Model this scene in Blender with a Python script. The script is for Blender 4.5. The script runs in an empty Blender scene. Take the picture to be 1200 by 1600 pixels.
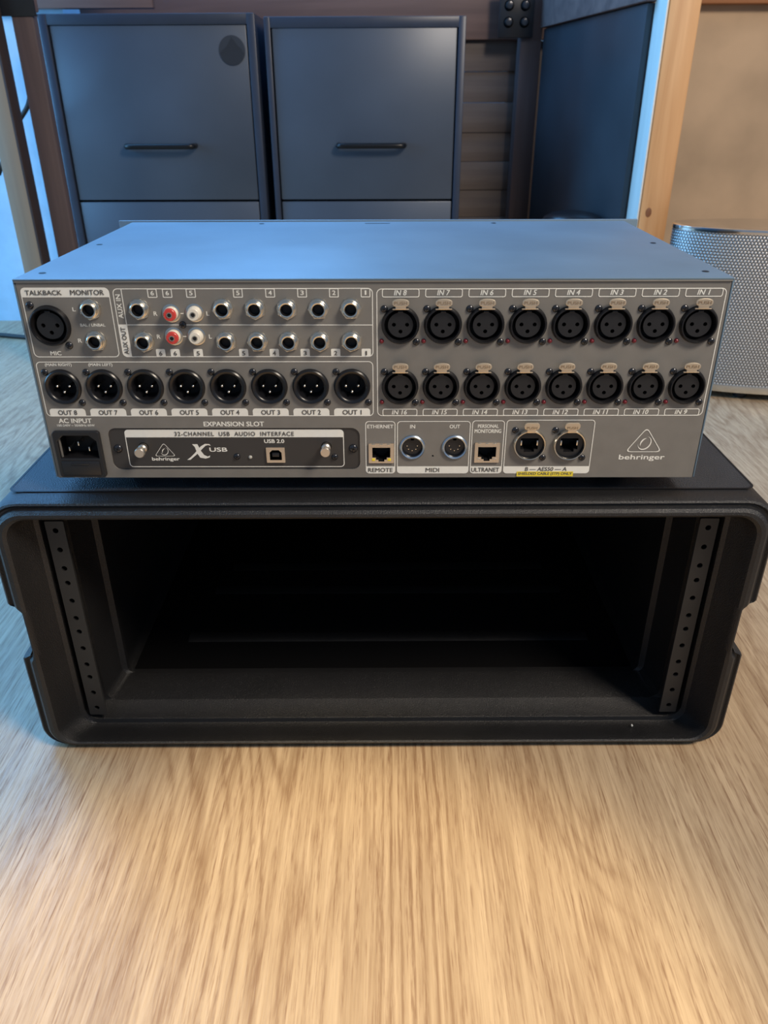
import bpy, bmesh, math, random
from math import sin, cos, pi, radians as R
from mathutils import Vector, Matrix, Euler
random.seed(7)
sc = bpy.context.scene
COL = sc.collection

# ------------------------------------------------------------------ camera
cam_d = bpy.data.cameras.new('camera')
cam = bpy.data.objects.new('camera', cam_d); COL.objects.link(cam)
cam_d.sensor_fit = 'HORIZONTAL'; cam_d.sensor_width = 36.0
cam_d.lens = 36.0 * 1205.37 / 1200.0
cam_d.clip_start = 0.01; cam_d.clip_end = 50
PITCH, YAW, ROLL = 0.4902, 0.0076, -0.0040
fw = Vector((0, cos(PITCH), -sin(PITCH))); up = Vector((0, sin(PITCH), cos(PITCH))); rt = Vector((1, 0, 0))
Zr = Matrix.Rotation(YAW, 3, 'Z'); fw, up, rt = Zr @ fw, Zr @ up, Zr @ rt
up2 = cos(ROLL) * up - sin(ROLL) * rt; rt2 = cos(ROLL) * rt + sin(ROLL) * up
M = Matrix((rt2, up2, -fw)).transposed().to_4x4()
M.translation = Vector((0.0100, -0.4725, 0.2258))
cam.matrix_world = M
cam_d.dof.use_dof = True; cam_d.dof.focus_distance = 0.56; cam_d.dof.aperture_fstop = 20
sc.camera = cam

# ------------------------------------------------------------------ world, lights, exposure
FLOOR = -0.232
w = bpy.data.worlds.new('world'); sc.world = w; w.use_nodes = True
wb = w.node_tree.nodes['Background']
wb.inputs[0].default_value = (0.50, 0.70, 1.0, 1); wb.inputs[1].default_value = 0.34

def area(name, loc, target, size, power, col, sizey=None, spread=180):
    d = bpy.data.lights.new(name, 'AREA'); d.energy = power; d.color = col
    d.size = size
    if sizey: d.shape = 'RECTANGLE'; d.size_y = sizey
    d.spread = R(spread)
    o = bpy.data.objects.new(name, d); COL.objects.link(o); o.location = loc
    o.rotation_euler = (Vector(target) - Vector(loc)).to_track_quat('-Z', 'Y').to_euler()
    return o
# daylight: window above and behind the bench, and a second one on the left
area('window_daylight', (-0.75, 1.30, 1.25), (-0.25, 0.1, 0.0), 1.5, 40, (0.15, 0.47, 1.0), 0.7)
area('side_window_daylight', (-2.0, 0.45, 0.55), (-0.3, 1.0, 0.0), 1.0, 36, (0.20, 0.56, 1.0), 1.0)
# added warm spot overhead, cone shaped for a shadow edge, and a softer room lamp further right
def spot(name, loc, target, power, col, angle, blend, rad):
    d = bpy.data.lights.new(name, 'SPOT'); d.energy = power; d.color = col
    d.spot_size = R(angle); d.spot_blend = blend; d.shadow_soft_size = rad
    o = bpy.data.objects.new(name, d); COL.objects.link(o); o.location = loc
    o.rotation_euler = (Vector(target) - Vector(loc)).to_track_quat('-Z', 'Y').to_euler()
spot('shadow_edge_spot', (-0.25, -0.62, 1.65), (-0.04, -0.30, FLOOR), 165, (1.0, 0.74, 0.38), 19, 0.55, 0.04)  # added spot; its cone edge stands in for a cast shadow on the floor
area('ceiling_lamp', (1.0, -0.75, 1.35), (0.35, 0.5, 0.0), 0.45, 33, (1.0, 0.86, 0.70))
vs = sc.view_settings
vs.view_transform = 'Standard'; vs.look = 'None'; vs.gamma = 1.0; vs.use_curve_mapping = False
vs.exposure = 0.0

# ------------------------------------------------------------------ materials
def mat(name, col=(0.5,)*3, rough=0.5, metal=0.0, spec=0.5, bump=None, noise=None, coat=0.0):
    """bump=(scale, strength, dist); noise=(scale, amount) small colour variation"""
    m = bpy.data.materials.new(name); m.use_nodes = True
    nt = m.node_tree; b = nt.nodes['Principled BSDF']
    b.inputs['Base Color'].default_value = (*col, 1)
    b.inputs['Roughness'].default_value = rough; b.inputs['Metallic'].default_value = metal
    b.inputs['Specular IOR Level'].default_value = spec
    if coat: b.inputs['Coat Weight'].default_value = coat; b.inputs['Coat Roughness'].default_value = 0.15
    tc = nt.nodes.new('ShaderNodeTexCoord')
    if noise is None: noise = (30, 0.06)
    n = nt.nodes.new('ShaderNodeTexNoise'); n.inputs['Scale'].default_value = noise[0]; n.inputs['Detail'].default_value = 3
    nt.links.new(tc.outputs['Object'], n.inputs['Vector'])
    r = nt.nodes.new('ShaderNodeValToRGB')
    a = noise[1]
    r.color_ramp.elements[0].position = 0.3; r.color_ramp.elements[1].position = 0.7
    r.color_ramp.elements[0].color = (*[max(0, c * (1 - a)) for c in col], 1)
    r.color_ramp.elements[1].color = (*[min(1, c * (1 + a)) for c in col], 1)
    nt.links.new(n.outputs['Fac'], r.inputs['Fac']); nt.links.new(r.outputs['Color'], b.inputs['Base Color'])
    if bump:
        n2 = nt.nodes.new('ShaderNodeTexNoise'); n2.inputs['Scale'].default_value = bump[0]; n2.inputs['Detail'].default_value = 2
        nt.links.new(tc.outputs['Object'], n2.inputs['Vector'])
        bp = nt.nodes.new('ShaderNodeBump'); bp.inputs['Strength'].default_value = bump[1]; bp.inputs['Distance'].default_value = bump[2]
        nt.links.new(n2.outputs['Fac'], bp.inputs['Height']); nt.links.new(bp.outputs['Normal'], b.inputs['Normal'])
    return m

def wood(name, dark, light, axis='Z', rough=0.5, scale=1.0, ring=14):
    m = bpy.data.materials.new(name); m.use_nodes = True
    nt = m.node_tree; b = nt.nodes['Principled BSDF']; b.inputs['Roughness'].default_value = rough
    tc = nt.nodes.new('ShaderNodeTexCoord'); mp = nt.nodes.new('ShaderNodeMapping')
    s = [ring * scale] * 3; s['XYZ'.index(axis)] = 0.9 * scale
    mp.inputs['Scale'].default_value = s
    nt.links.new(tc.outputs['Object'], mp.inputs['Vector'])
    n = nt.nodes.new('ShaderNodeTexNoise'); n.inputs['Scale'].default_value = 2.2; n.inputs['Detail'].default_value = 6; n.inputs['Distortion'].default_value = 0.6
    nt.links.new(mp.outputs['Vector'], n.inputs['Vector'])
    r = nt.nodes.new('ShaderNodeValToRGB')
    r.color_ramp.elements[0].position = 0.3; r.color_ramp.elements[1].position = 0.68
    r.color_ramp.elements[0].color = (*dark, 1); r.color_ramp.elements[1].color = (*light, 1)
    nt.links.new(n.outputs['Fac'], r.inputs['Fac']); nt.links.new(r.outputs['Color'], b.inputs['Base Color'])
    return m

def floor_material():
    m = bpy.data.materials.new('oak_laminate'); m.use_nodes = True
    nt = m.node_tree; N = nt.nodes; Lk = nt.links; b = N['Principled BSDF']
    b.inputs['Roughness'].default_value = 0.42; b.inputs['Specular IOR Level'].default_value = 0.45
    tc = N.new('ShaderNodeTexCoord')
    def mapping(s):
        mp = N.new('ShaderNodeMapping'); mp.inputs['Scale'].default_value = s
        Lk.new(tc.outputs['Object'], mp.inputs['Vector']); return mp
    def noise(mp, scale, detail, dist=0.0, rough=.5):
        n = N.new('ShaderNodeTexNoise'); n.inputs['Scale'].default_value = scale; n.inputs['Detail'].default_value = detail
        n.inputs['Distortion'].default_value = dist; n.inputs['Roughness'].default_value = rough
        Lk.new(mp.outputs[0], n.inputs['Vector']); return n
    def math_(op, a, bb=None, v=None):
        n = N.new('ShaderNodeMath'); n.operation = op
        Lk.new(a, n.inputs[0])
        if bb is not None: Lk.new(bb, n.inputs[1])
        if v is not None: n.inputs[1].default_value = v
        return n
    def ramp(src, p0, c0, p1, c1):
        r = N.new('ShaderNodeValToRGB'); e = r.color_ramp.elements
        e[0].position = p0; e[0].color = (*c0, 1); e[1].position = p1; e[1].color = (*c1, 1)
        Lk.new(src, r.inputs['Fac']); return r
    def mix(a, bb, fac, mode='MIX'):
        x = N.new('ShaderNodeMix'); x.data_type = 'RGBA'; x.blend_type = mode
        if isinstance(fac, float): x.inputs[0].default_value = fac
        else: Lk.new(fac, x.inputs[0])
        Lk.new(a, x.inputs[6])
        if isinstance(bb, tuple): x.inputs[7].default_value = (*bb, 1)
        else: Lk.new(bb, x.inputs[7])
        return x
    # cathedral grain: contour lines of a stretched noise field
    big = noise(mapping((1.0, 0.16, 1.0)), 6.5, 2, 0.4)
    wob = noise(mapping((1.0, 0.12, 1.0)), 60, 3)
    wv = math_('MULTIPLY', wob.outputs['Fac'], v=0.035)
    bw = math_('ADD', big.outputs['Fac'], wv.outputs[0])
    k = math_('MULTIPLY', bw.outputs[0], v=26.0)
    fr = math_('PINGPONG', k.outputs[0], v=0.5)
    cath = ramp(fr.outputs[0], 0.0, (1, 1, 1), 0.26, (0, 0, 0))
    # where the bold grain shows
    zone = ramp(noise(mapping((1.0, 0.10, 1.0)), 5.0, 1).outputs['Fac'], 0.44, (0.12,) * 3, 0.60, (1, 1, 1))
    cz = math_('MULTIPLY', cath.outputs['Color'], zone.outputs['Color'])
    # pores: short fine streaks; lines: long thin ones
    fine = noise(mapping((1.0, 0.07, 1.0)), 760, 3, 0.0, .6)
    pores = ramp(fine.outputs['Fac'], 0.42, (0.15,) * 3, 0.66, (1, 1, 1))
    lines = noise(mapping((1.0, 0.025, 1.0)), 420, 3, 0.15, .7)
    lr = ramp(lines.outputs['Fac'], 0.42, (0, 0, 0), 0.62, (1, 1, 1))
    lp_ = math_('MULTIPLY', lr.outputs['Color'], pores.outputs['Color'])
    # a band of straight bold growth lines running through the middle of the plank
    sx = N.new('ShaderNodeSeparateXYZ'); Lk.new(tc.outputs['Object'], sx.inputs[0])
    wv2 = math_('MULTIPLY', noise(mapping((1.0, 0.10, 1.0)), 22, 3, 0.0, .6).outputs['Fac'], v=2.6)
    f2 = math_('PINGPONG', math_('ADD', math_('MULTIPLY', sx.outputs[0], v=150.0).outputs[0], wv2.outputs[0]).outputs[0], v=0.5)
    st2 = ramp(f2.outputs[0], 0.02, (1, 1, 1), 0.24, (0, 0, 0))
    dx_ = math_('ABSOLUTE', math_('SUBTRACT', sx.outputs[0], v=0.026).outputs[0])
    z2 = ramp(dx_.outputs[0], 0.020, (1, 1, 1), 0.040, (0, 0, 0))
    cz2 = math_('MULTIPLY', st2.outputs['Color'], z2.outputs['Color'])
    cz = math_('MAXIMUM', cz.outputs[0], cz2.outputs[0])
    czp = math_('MULTIPLY', cz.outputs[0], ramp(fine.outputs['Fac'], 0.36, (.45,) * 3, 0.56, (1, 1, 1)).outputs['Color'])
    mid = noise(mapping((1.0, 0.035, 1.0)), 170, 5, 0.1, .7)
    base = ramp(mid.outputs['Fac'], 0.34, (0.385, 0.275, 0.172), 0.66, (0.57, 0.435, 0.290))
    c1 = mix(base.outputs['Color'], (0.24, 0.145, 0.08), math_('MULTIPLY', czp.outputs[0], v=0.80).outputs[0])
    c2 = mix(c1.outputs[2], (0.25, 0.15, 0.085), math_('MULTIPLY', lp_.outputs[0], v=0.95).outputs[0])
    # soft tonal blotches
    bl = noise(mapping((1.0, 0.35, 1.0)), 7, 2)
    tone = ramp(bl.outputs['Fac'], 0.3, (0.90, 0.88, 0.86), 0.7, (1.07, 1.05, 1.0))
    c3 = mix(c2.outputs[2], tone.outputs['Color'], 1.0, 'MULTIPLY')
    Lk.new(c3.outputs[2], b.inputs['Base Color'])
    bp = N.new('ShaderNodeBump'); bp.inputs['Strength'].default_value = 0.35; bp.inputs['Distance'].default_value = 0.0006
    Lk.new(fine.outputs['Fac'], bp.inputs['Height']); Lk.new(bp.outputs['Normal'], b.inputs['Normal'])
    rr = ramp(fine.outputs['Fac'], 0.35, (0.34,)*3, 0.7, (0.55,)*3); Lk.new(rr.outputs['Color'], b.inputs['Roughness'])
    return m

def perforated_material():
    """brushed steel with a hexagonal field of round punched holes, in cylinder coordinates"""
    m = bpy.data.materials.new('perforated_steel'); m.use_nodes = True
    nt = m.node_tree; N = nt.nodes; Lk = nt.links; b = N['Principled BSDF']
    b.inputs['Metallic'].default_value = 1.0; b.inputs['Roughness'].default_value = 0.40
    uv = N.new('ShaderNodeUVMap')
    P_ = 0.0052   # pitch
    sep = N.new('ShaderNodeSeparateXYZ'); Lk.new(uv.outputs[0], sep.inputs[0])
    def mt(op, a, v=None, bb=None):
        n = N.new('ShaderNodeMath'); n.operation = op
        Lk.new(a, n.inputs[0])
        if bb is not None: Lk.new(bb, n.inputs[1])
        elif v is not None: n.inputs[1].default_value = v
        return n.outputs[0]
    def lattice(ox, oy):
        x = mt('ADD', mt('DIVIDE', sep.outputs[0], P_), ox); y = mt('ADD', mt('DIVIDE', sep.outputs[1], P_ * 1.732), oy)
        fx = mt('SUBTRACT', mt('FRACT', x), .5); fy = mt('MULTIPLY', mt('SUBTRACT', mt('FRACT', y), .5), 1.732)
        return mt('SQRT', mt('ADD', mt('MULTIPLY', fx, bb=fx), bb=mt('MULTIPLY', fy, bb=fy)))
    d = mt('MINIMUM', lattice(0.0, 0.0), bb=lattice(0.5, 0.5))
    r = N.new('ShaderNodeValToRGB'); e = r.color_ramp.elements
    e[0].position = 0.22; e[0].color = (0.90, 0.91, 0.92, 1); e[1].position = 0.40; e[1].color = (0.20, 0.205, 0.21, 1)
    Lk.new(d, r.inputs['Fac']); Lk.new(r.outputs['Color'], b.inputs['Base Color'])
    bp = N.new('ShaderNodeBump'); bp.inputs['Strength'].default_value = 0.6; bp.inputs['Distance'].default_value = 0.001
    Lk.new(r.outputs['Color'], bp.inputs['Height']); Lk.new(bp.outputs['Normal'], b.inputs['Normal'])
    return m

MT = dict(
    floor=floor_material(),
    perf=perforated_material(),
    panel=mat('warm_grey_paint', (0.205, 0.197, 0.182), 0.45, 0.1, noise=(90, .05), bump=(900, .08, .0003)),
    cover=mat('satin_paint_daylight_tint', (0.125, 0.195, 0.265), 0.50, 0.1, noise=(14, .10), bump=(700, .12, .0003)),  # blue of the daylight is mixed into the grey cover's colour
    edge=mat('folded_edge', (0.05, 0.048, 0.045), 0.45, 0.2),
    plate=mat('charcoal_plate', (0.045, 0.043, 0.043), 0.45, 0.1, bump=(900, .08, .0003)),
    black=mat('black_moulding', (0.0075, 0.0078, 0.010), 0.30),
    blacks=mat('black_satin', (0.015, 0.016, 0.019), 0.36),
    void=mat('dark_cavity', (0.003, 0.003, 0.005), 0.6),
    screw=mat('black_screw', (0.07, 0.072, 0.08), 0.20, 0.8),
    chrome=mat('nickel', (0.72, 0.68, 0.60), 0.24, 1.0),
    tin=mat('tinned_steel', (0.74, 0.68, 0.60), 0.38, 1.0),
    brass=mat('champagne_metal', (0.80, 0.68, 0.52), 0.36, 0.85),
    ring=mat('bluish_steel', (0.55, 0.63, 0.72), 0.28, 1.0),
    pin=mat('contact_pin', (0.86, 0.82, 0.76), 0.22, 1.0),
    white=mat('white_print', (0.86, 0.86, 0.80), 0.5, noise=(300, .02)),
    ink=mat('dark_print', (0.10, 0.095, 0.088), 0.5),
    cream=mat('cream_plastic', (0.80, 0.76, 0.66), 0.3),
    red=mat('red_plastic', (0.62, 0.06, 0.05), 0.3),
    led=mat('red_lens', (0.16, 0.012, 0.02), 0.15),
    clear=mat('milky_lens', (0.45, 0.44, 0.40), 0.2),
    yellow=mat('yellow_sticker', (0.85, 0.68, 0.05), 0.5),
    case=mat('case_plastic', (0.0115, 0.0115, 0.0125), 0.40, spec=.55, bump=(1500, .75, .0007), noise=(25, .15)),
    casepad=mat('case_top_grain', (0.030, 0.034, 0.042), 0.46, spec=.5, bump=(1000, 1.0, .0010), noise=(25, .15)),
    rail=mat('rail_steel', (0.032, 0.032, 0.033), 0.45, 0.3, bump=(600, .1, .0003)),
    cab=mat('cabinet_enamel', (0.068, 0.086, 0.118), 0.36, 0.1, noise=(5, .12)),
    cabframe=mat('cabinet_frame_enamel', (0.032, 0.042, 0.068), 0.38, 0.1),
    handle=mat('black_handle', (0.010, 0.010, 0.012), 0.3, 0.3),
    sticker=mat('dark_sticker', (0.030, 0.034, 0.045), 0.5),
    sticker2=mat('sticker_blob', (0.018, 0.020, 0.027), 0.5),
    pine=wood('orange_pine', (0.52, 0.24, 0.085), (0.76, 0.44, 0.21), 'Z', 0.45),
    pineh=wood('orange_pine_rail', (0.32, 0.12, 0.045), (0.44, 0.19, 0.08), 'X', 0.5),
    brown=wood('brown_pine', (0.080, 0.052, 0.050), (0.135, 0.088, 0.080), 'Z', 0.55),
    brownh=wood('brown_pine_rail', (0.14, 0.088, 0.080), (0.23, 0.145, 0.125), 'X', 0.55),
    slat=wood('brown_slat', (0.12, 0.092, 0.082), (0.20, 0.158, 0.138), 'X', 0.6),
    tanw=wood('tan_board', (0.24, 0.19, 0.14), (0.34, 0.27, 0.20), 'Z', 0.6),
    dkb=mat('dark_edge', (0.045, 0.028, 0.026), 0.6),
    side=mat('slate_board', (0.045, 0.048, 0.055), 0.33, noise=(4, .3)),
    tanwall=mat('tan_fibreboard', (0.56, 0.40, 0.26), 0.7, noise=(9, .13), bump=(200, .1, .001)),
    wall=mat('wall_daylight_tint', (0.44, 0.66, 0.86), 0.8),  # white wall with the blue daylight put into its colour
    pale=wood('daylit_pine_tint', (0.66, 0.66, 0.60), (0.78, 0.78, 0.72), 'Z', 0.5),  # daylight on the orange post's inner side, painted as a pale tone
    mirror=mat('polished_steel', (0.80, 0.80, 0.80), 0.12, 1.0),
    knot=mat('knot_wood', (0.22, 0.085, 0.035), 0.5),
    matte=mat('interior_shade_black', (0.0035, 0.0035, 0.004), 0.9, spec=.1),  # near-black tone for the shade deep inside the case
    dimple=mat('stamped_shadow', (0.40, 0.30, 0.20), 0.5, .6),
    rubber=mat('black_rubber', (0.012, 0.012, 0.014), 0.6),
)

# ------------------------------------------------------------------ helpers
def smooth(me, ang=35):
    me.shade_smooth()
    me.set_sharp_from_angle(angle=R(ang))

def link(name, me, m, parent=None, loc=None):
    if m is not None and not me.materials: me.materials.append(m)
    o = bpy.data.objects.new(name, me); COL.objects.link(o)
    if parent: o.parent = parent
    if loc: o.location = loc
    return o

def empty(name, label, cat, loc=(0, 0, 0), rz=0, group=None):
    o = bpy.data.objects.new(name, None); COL.objects.link(o); o.empty_display_size = .02
    o.location = loc; o.rotation_euler.z = rz
    o['label'] = label; o['category'] = cat
    if group: o['group'] = group
    return o

def tag(o, label, cat, group=None):
    o['label'] = label; o['category'] = cat
    if group: o['group'] = group
    return o

def to_mesh(bm, name='m', ang=35):
    bmesh.ops.recalc_face_normals(bm, faces=bm.faces)
    me = bpy.data.meshes.new(name); bm.to_mesh(me); bm.free(); smooth(me, ang); return me

def add_box(bm, c, s, bevel=0.0, seg=2, rot=None):
    vs_ = bmesh.ops.create_cube(bm, size=1)['verts']
    for v in vs_: v.co = Vector((v.co.x * s[0], v.co.y * s[1], v.co.z * s[2]))
    if bevel:
        es = list({e for v in vs_ for e in v.link_edges})
        r = bmesh.ops.bevel(bm, geom=es, offset=bevel, segments=seg, profile=.5, affect='EDGES')
        vs_ = list({v for f in r['faces'] for v in f.verts} | {v for v in vs_ if v.is_valid})
    Mx = Matrix.Translation(c) @ (rot.to_4x4() if rot else Matrix())
    bmesh.ops.transform(bm, matrix=Mx, verts=vs_)

def box(c, s, bevel=0.0, rot=None, seg=2):
    bm = bmesh.new(); add_box(bm, Vector(c), s, bevel, seg, rot); return to_mesh(bm)

def add_lathe(bm, prof, n=32, c=(0, 0, 0), axis='Y'):
    """prof: (radius, height). axis Y: height grows towards -y (out of the panel, to the camera)"""
    rings = []
    for r, h in prof:
        if r < 1e-7:
            p = (c[0], c[1] - h, c[2]) if axis == 'Y' else (c[0], c[1], c[2] + h)
            rings.append([bm.verts.new(p)]); continue
        ring = []
        for i in range(n):
            a = 2 * pi * i / n
            ring.append(bm.verts.new((c[0] + r * cos(a), c[1] - h, c[2] + r * sin(a)) if axis == 'Y'
                                     else (c[0] + r * cos(a), c[1] + r * sin(a), c[2] + h)))
        rings.append(ring)
    for a, b in zip(rings, rings[1:]):
        for i in range(n):
            j = (i + 1) % n
            if len(a) == 1 and len(b) == 1: continue
            if len(a) == 1: bm.faces.new((a[0], b[i], b[j]))
            elif len(b) == 1: bm.faces.new((a[i], a[j], b[0]))
            else: bm.faces.new((a[i], a[j], b[j], b[i]))

def lathe(prof, n=32, axis='Y', ang=35):
    bm = bmesh.new(); add_lathe(bm, prof, n, axis=axis); return to_mesh(bm, ang=ang)

def add_loft(bm, rings, cap0=True, cap1=True):
    vr = [[bm.verts.new(p) for p in r] for r in rings]
    n = len(vr[0])
    for a, b in zip(vr, vr[1:]):
        for i in range(n):
            j = (i + 1) % n; bm.faces.new((a[i], a[j], b[j], b[i]))
    if cap0: bm.faces.new(vr[0])
    if cap1: bm.faces.new(vr[-1])

# 2-D outlines (panel coordinates: x to the right, z up, metres)
def circ(cx, cz, r, n=32, a0=0): return [(cx + r * cos(a0 + 2 * pi * i / n), cz + r * sin(a0 + 2 * pi * i / n)) for i in range(n)]
def rrect(x0, x1, z0, z1, r, n=6, rs=None):
    """rs: radii (bl, br, tr, tl)"""
    rs = rs or (r,) * 4; out = []
    for (cx, cz, a0), rr in zip(((x0, z0, pi), (x1, z0, 1.5 * pi), (x1, z1, 0), (x0, z1, .5 * pi)), rs):
        sx = 1 if cx == x0 else -1; sz = 1 if cz == z0 else -1
        if rr <= 0: out.append((cx, cz)); continue
        for i in range(n + 1):
            a = a0 + .5 * pi * i / n
            out.append((cx + sx * rr + rr * cos(a), cz + sz * rr + rr * sin(a)))
    return out
def slant_shape(p, k, zc): return [(x + k * (z - zc), z) for x, z in p]

def flat(outlines, thick=0.0, bevel=0.0):
    """filled planar shape with holes (even-odd) in the XZ plane, front face towards -y at y=0, body behind"""
    cu = bpy.data.curves.new('c', 'CURVE'); cu.dimensions = '2D'; cu.fill_mode = 'BOTH'
    cu.extrude = thick / 2
    if bevel: cu.bevel_depth = bevel; cu.bevel_resolution = 1; cu.offset = -bevel; cu.extrude = max(0, thick / 2 - bevel)
    for o_ in outlines:
        s = cu.splines.new('POLY'); s.points.add(len(o_) - 1); s.use_cyclic_u = True
        for p, q in zip(s.points, o_): p.co = (q[0], q[1], 0, 1)
    o = bpy.data.objects.new('c', cu)
    me = bpy.data.meshes.new_from_object(o)
    bpy.data.objects.remove(o); bpy.data.curves.remove(cu)
    for v in me.vertices: v.co = (v.co.x, -v.co.z + thick / 2, v.co.y)
    bm = bmesh.new(); bm.from_mesh(me); bmesh.ops.remove_doubles(bm, verts=bm.verts, dist=1e-7); bm.to_mesh(me); bm.free()
    me.polygons.foreach_set('use_smooth', [False] * len(me.polygons))
    return me

def text_mesh(s, x0, x1, z0, z1, shear=0.0, bold=0.02, rot=False, y=0.0, thick=0.0, space=1.0):
    """lettering fitted into a box x0..x1, z0..z1 (metres); weight comes from copies shifted by hundredths of a millimetre"""
    cu = bpy.data.curves.new('t', 'FONT'); cu.body = s; cu.size = 1; cu.shear = shear; cu.resolution_u = 3
    cu.extrude = thick; cu.space_character = space
    o = bpy.data.objects.new('t', cu)
    me = bpy.data.meshes.new_from_object(o)
    bpy.data.objects.remove(o); bpy.data.curves.remove(cu)
    xs = [v.co.x for v in me.vertices]; ys = [v.co.y for v in me.vertices]
    ax, bx, ay, by = min(xs), max(xs), min(ys), max(ys)
    for v in me.vertices:
        u = (v.co.x - ax) / (bx - ax); t = (v.co.y - ay) / (by - ay); d = v.co.z
        if rot: v.co = (x1 - t * (x1 - x0), y - d, z0 + u * (z1 - z0))
        else: v.co = (x0 + u * (x1 - x0), y - d, z0 + t * (z1 - z0))
    if bold > 0:
        k = min(.00008, abs(z1 - z0) * .026, ) * (bold / .02) ** .6
        bm = bmesh.new()
        for n_, (dx, dz) in enumerate(((k, k * .6), (-k, k * .6), (k, -k * .6), (-k, -k * .6))):
            c_ = me.copy(); c_.transform(Matrix.Translation((dx, -1.5e-6 * n_, dz))); bm.from_mesh(c_); bpy.data.meshes.remove(c_)
        bm.to_mesh(me); bm.free()
    me.polygons.foreach_set('use_smooth', [False] * len(me.polygons))
    return me

def join(meshes_mats):
    """join several meshes (mesh, material) into one mesh with material slots"""
    bm = bmesh.new(); mats = []
    for me, m in meshes_mats:
        if m not in mats: mats.append(m)
        k = len(bm.faces); bm.from_mesh(me); bm.faces.ensure_lookup_table()
        for f in bm.faces[k:]: f.material_index = mats.index(m)
    out = bpy.data.meshes.new('j'); bm.to_mesh(out); bm.free()
    for m in mats: out.materials.append(m)
    return out

def moved(me, d):
    me = me.copy(); me.transform(Matrix.Translation(d)); return me

def tube(pts, r, n=8):
    cu = bpy.data.curves.new('c', 'CURVE'); cu.dimensions = '3D'; cu.bevel_depth = r; cu.bevel_resolution = 3; cu.use_fill_caps = True
    s = cu.splines.new('NURBS'); s.points.add(len(pts) - 1); s.use_endpoint_u = True; s.order_u = 4; s.resolution_u = 8
    for p, q in zip(s.points, pts): p.co = (*q, 1)
    o = bpy.data.objects.new('c', cu); me = bpy.data.meshes.new_from_object(o)
    bpy.data.objects.remove(o); bpy.data.curves.remove(cu); smooth(me, 60); return me

# ------------------------------------------------------------------ setting
def structure(name, me, m):
    o = link(name, me, m); o['kind'] = 'structure'; return o
structure('floor', box((0.0, 0.3, FLOOR - .02), (5.0, 4.6, .04)), MT['floor'])
structure('wall_left', box((-1.72, 1.40, .9), (2.16, .10, 2.264)), MT['wall'])        # x -2.8 .. -0.64, face at y 1.35
structure('wall_back', box((0.30, 2.05, .9), (2.1, .10, 2.264)), MT['wall'])
structure('wall_right', box((1.50, 1.45, .9), (1.90, .10, 2.264)), MT['tanwall'])       # x 0.55 .. 2.45, face at y 1.40

# ------------------------------------------------------------------ wooden bench frame
fr = empty('bench_frame', 'wooden bench frame of pine posts and rails standing around two filing cabinets', 'bench frame', (0, 1.3, FLOOR))
def fb(name, c, s, m, bev=.003, rot=None, par=None, label=None):
    me = box((0, 0, 0), s, bev, rot)
    o = link(name, me, MT[m], par or fr, (c[0], c[1] - 1.3, c[2] - FLOOR))
    if label: o['label'] = label
    return o
TOPZ = .62
fb('post', (0.4845, 1.035, (TOPZ + FLOOR) / 2), (.051, .07, TOPZ - FLOOR), 'pine', label='orange pine front post with daylight painted on its inner face')
fb('post', (-0.583, 1.01, (TOPZ + FLOOR) / 2), (.036, .02, TOPZ - FLOOR), 'brown', label='dark brown front post left of the cabinets')
fb('post', (0.336, 1.63, (TOPZ + FLOOR) / 2), (.048, .06, TOPZ - FLOOR), 'brown', label='brown rear post')
fb('rail', (-0.20, 1.66, .350 + .13), (1.25, .03, .26), 'brownh', label='dark brown rear rail above the cabinets')
structure('trim_1', box((1.49, 1.385, .394 + .04), (1.86, .03, .08), .003), MT['pineh'])
fb('gap_shade_strip', (.365, 1.70, (.35 + FLOOR) / 2), (.13, .014, .35 - FLOOR), 'dkb', .001)  # dark strip added as the shade in the gap beside the slats

fb('rail', (-0.70, 1.035, .356 + .10), (.26, .02, .20), 'brownh')
fb('rail', (-0.63, 1.325, .386 + .10), (.36, .02, .20), 'brownh')
fb('corner_plate', (-.597, 1.0, .385), (.075, .006, .075), 'blacks', .001)
# dark side board from the front post back to the rear post
a = Vector((0.452, 1.07)); b_ = Vector((0.372, 1.60)); d = b_ - a
fb('side_board', ((a.x + b_.x) / 2, (a.y + b_.y) / 2, (.368 + FLOOR) / 2), (.018, d.length, .368 - FLOOR), 'side', .001,
   Matrix.Rotation(math.atan2(d.y, d.x) - pi / 2, 3, 'Z'), label='dark slate coloured side board')
fb('rail', ((a.x + b_.x) / 2 - .004, (a.y + b_.y) / 2, .370 + .12), (.026, d.length + .02, .24), 'brownh', .002,
   Matrix.Rotation(math.atan2(d.y, d.x) - pi / 2, 3, 'Z'), label='brown side rail above the slate board')
fb('daylit_face', (0.4565, 1.034, (TOPZ + FLOOR) / 2), (.003, .066, TOPZ - FLOOR), 'pale', .0005, label='inner face of the front post, daylight painted on as a pale tone')  # thin sheet added to carry the painted daylight
# horizontal slats at the back, right of the cabinets
z = .352
i = 0
for i in range(8):
    h = .066
    fb('slat', (0.235, 1.672 + (.004 if i % 2 else 0), z - h / 2), (.165, .018, h - .0006), 'slat', .0012)
    z -= h
# black bolt bracket at the rear rail
bk = link('bracket', box((0, 0, 0), (.078, .010, .10), .002), MT['blacks'], fr, (.297, 1.588 - 1.3, .400 - FLOOR))
for dx, dz in ((-.018, .012), (.018, .012), (-.018, -.020), (.018, -.020)):
    link('bolt', lathe([(0, .012), (.007, .011), (.009, .006), (.009, 0), (.011, 0), (.011, -.004)], 12), MT['screw'], bk, (dx, -.005, dz))
# knot in the front post
kn = lathe([(0, .0006), (.0035, .0006), (.0055, .0)], 16); kn.transform(Matrix.Diagonal((1, 1, 1.5, 1)))
link('knot', kn, MT['knot'], fr, (.474, 1.0 - 1.3, .047 - FLOOR))

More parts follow.
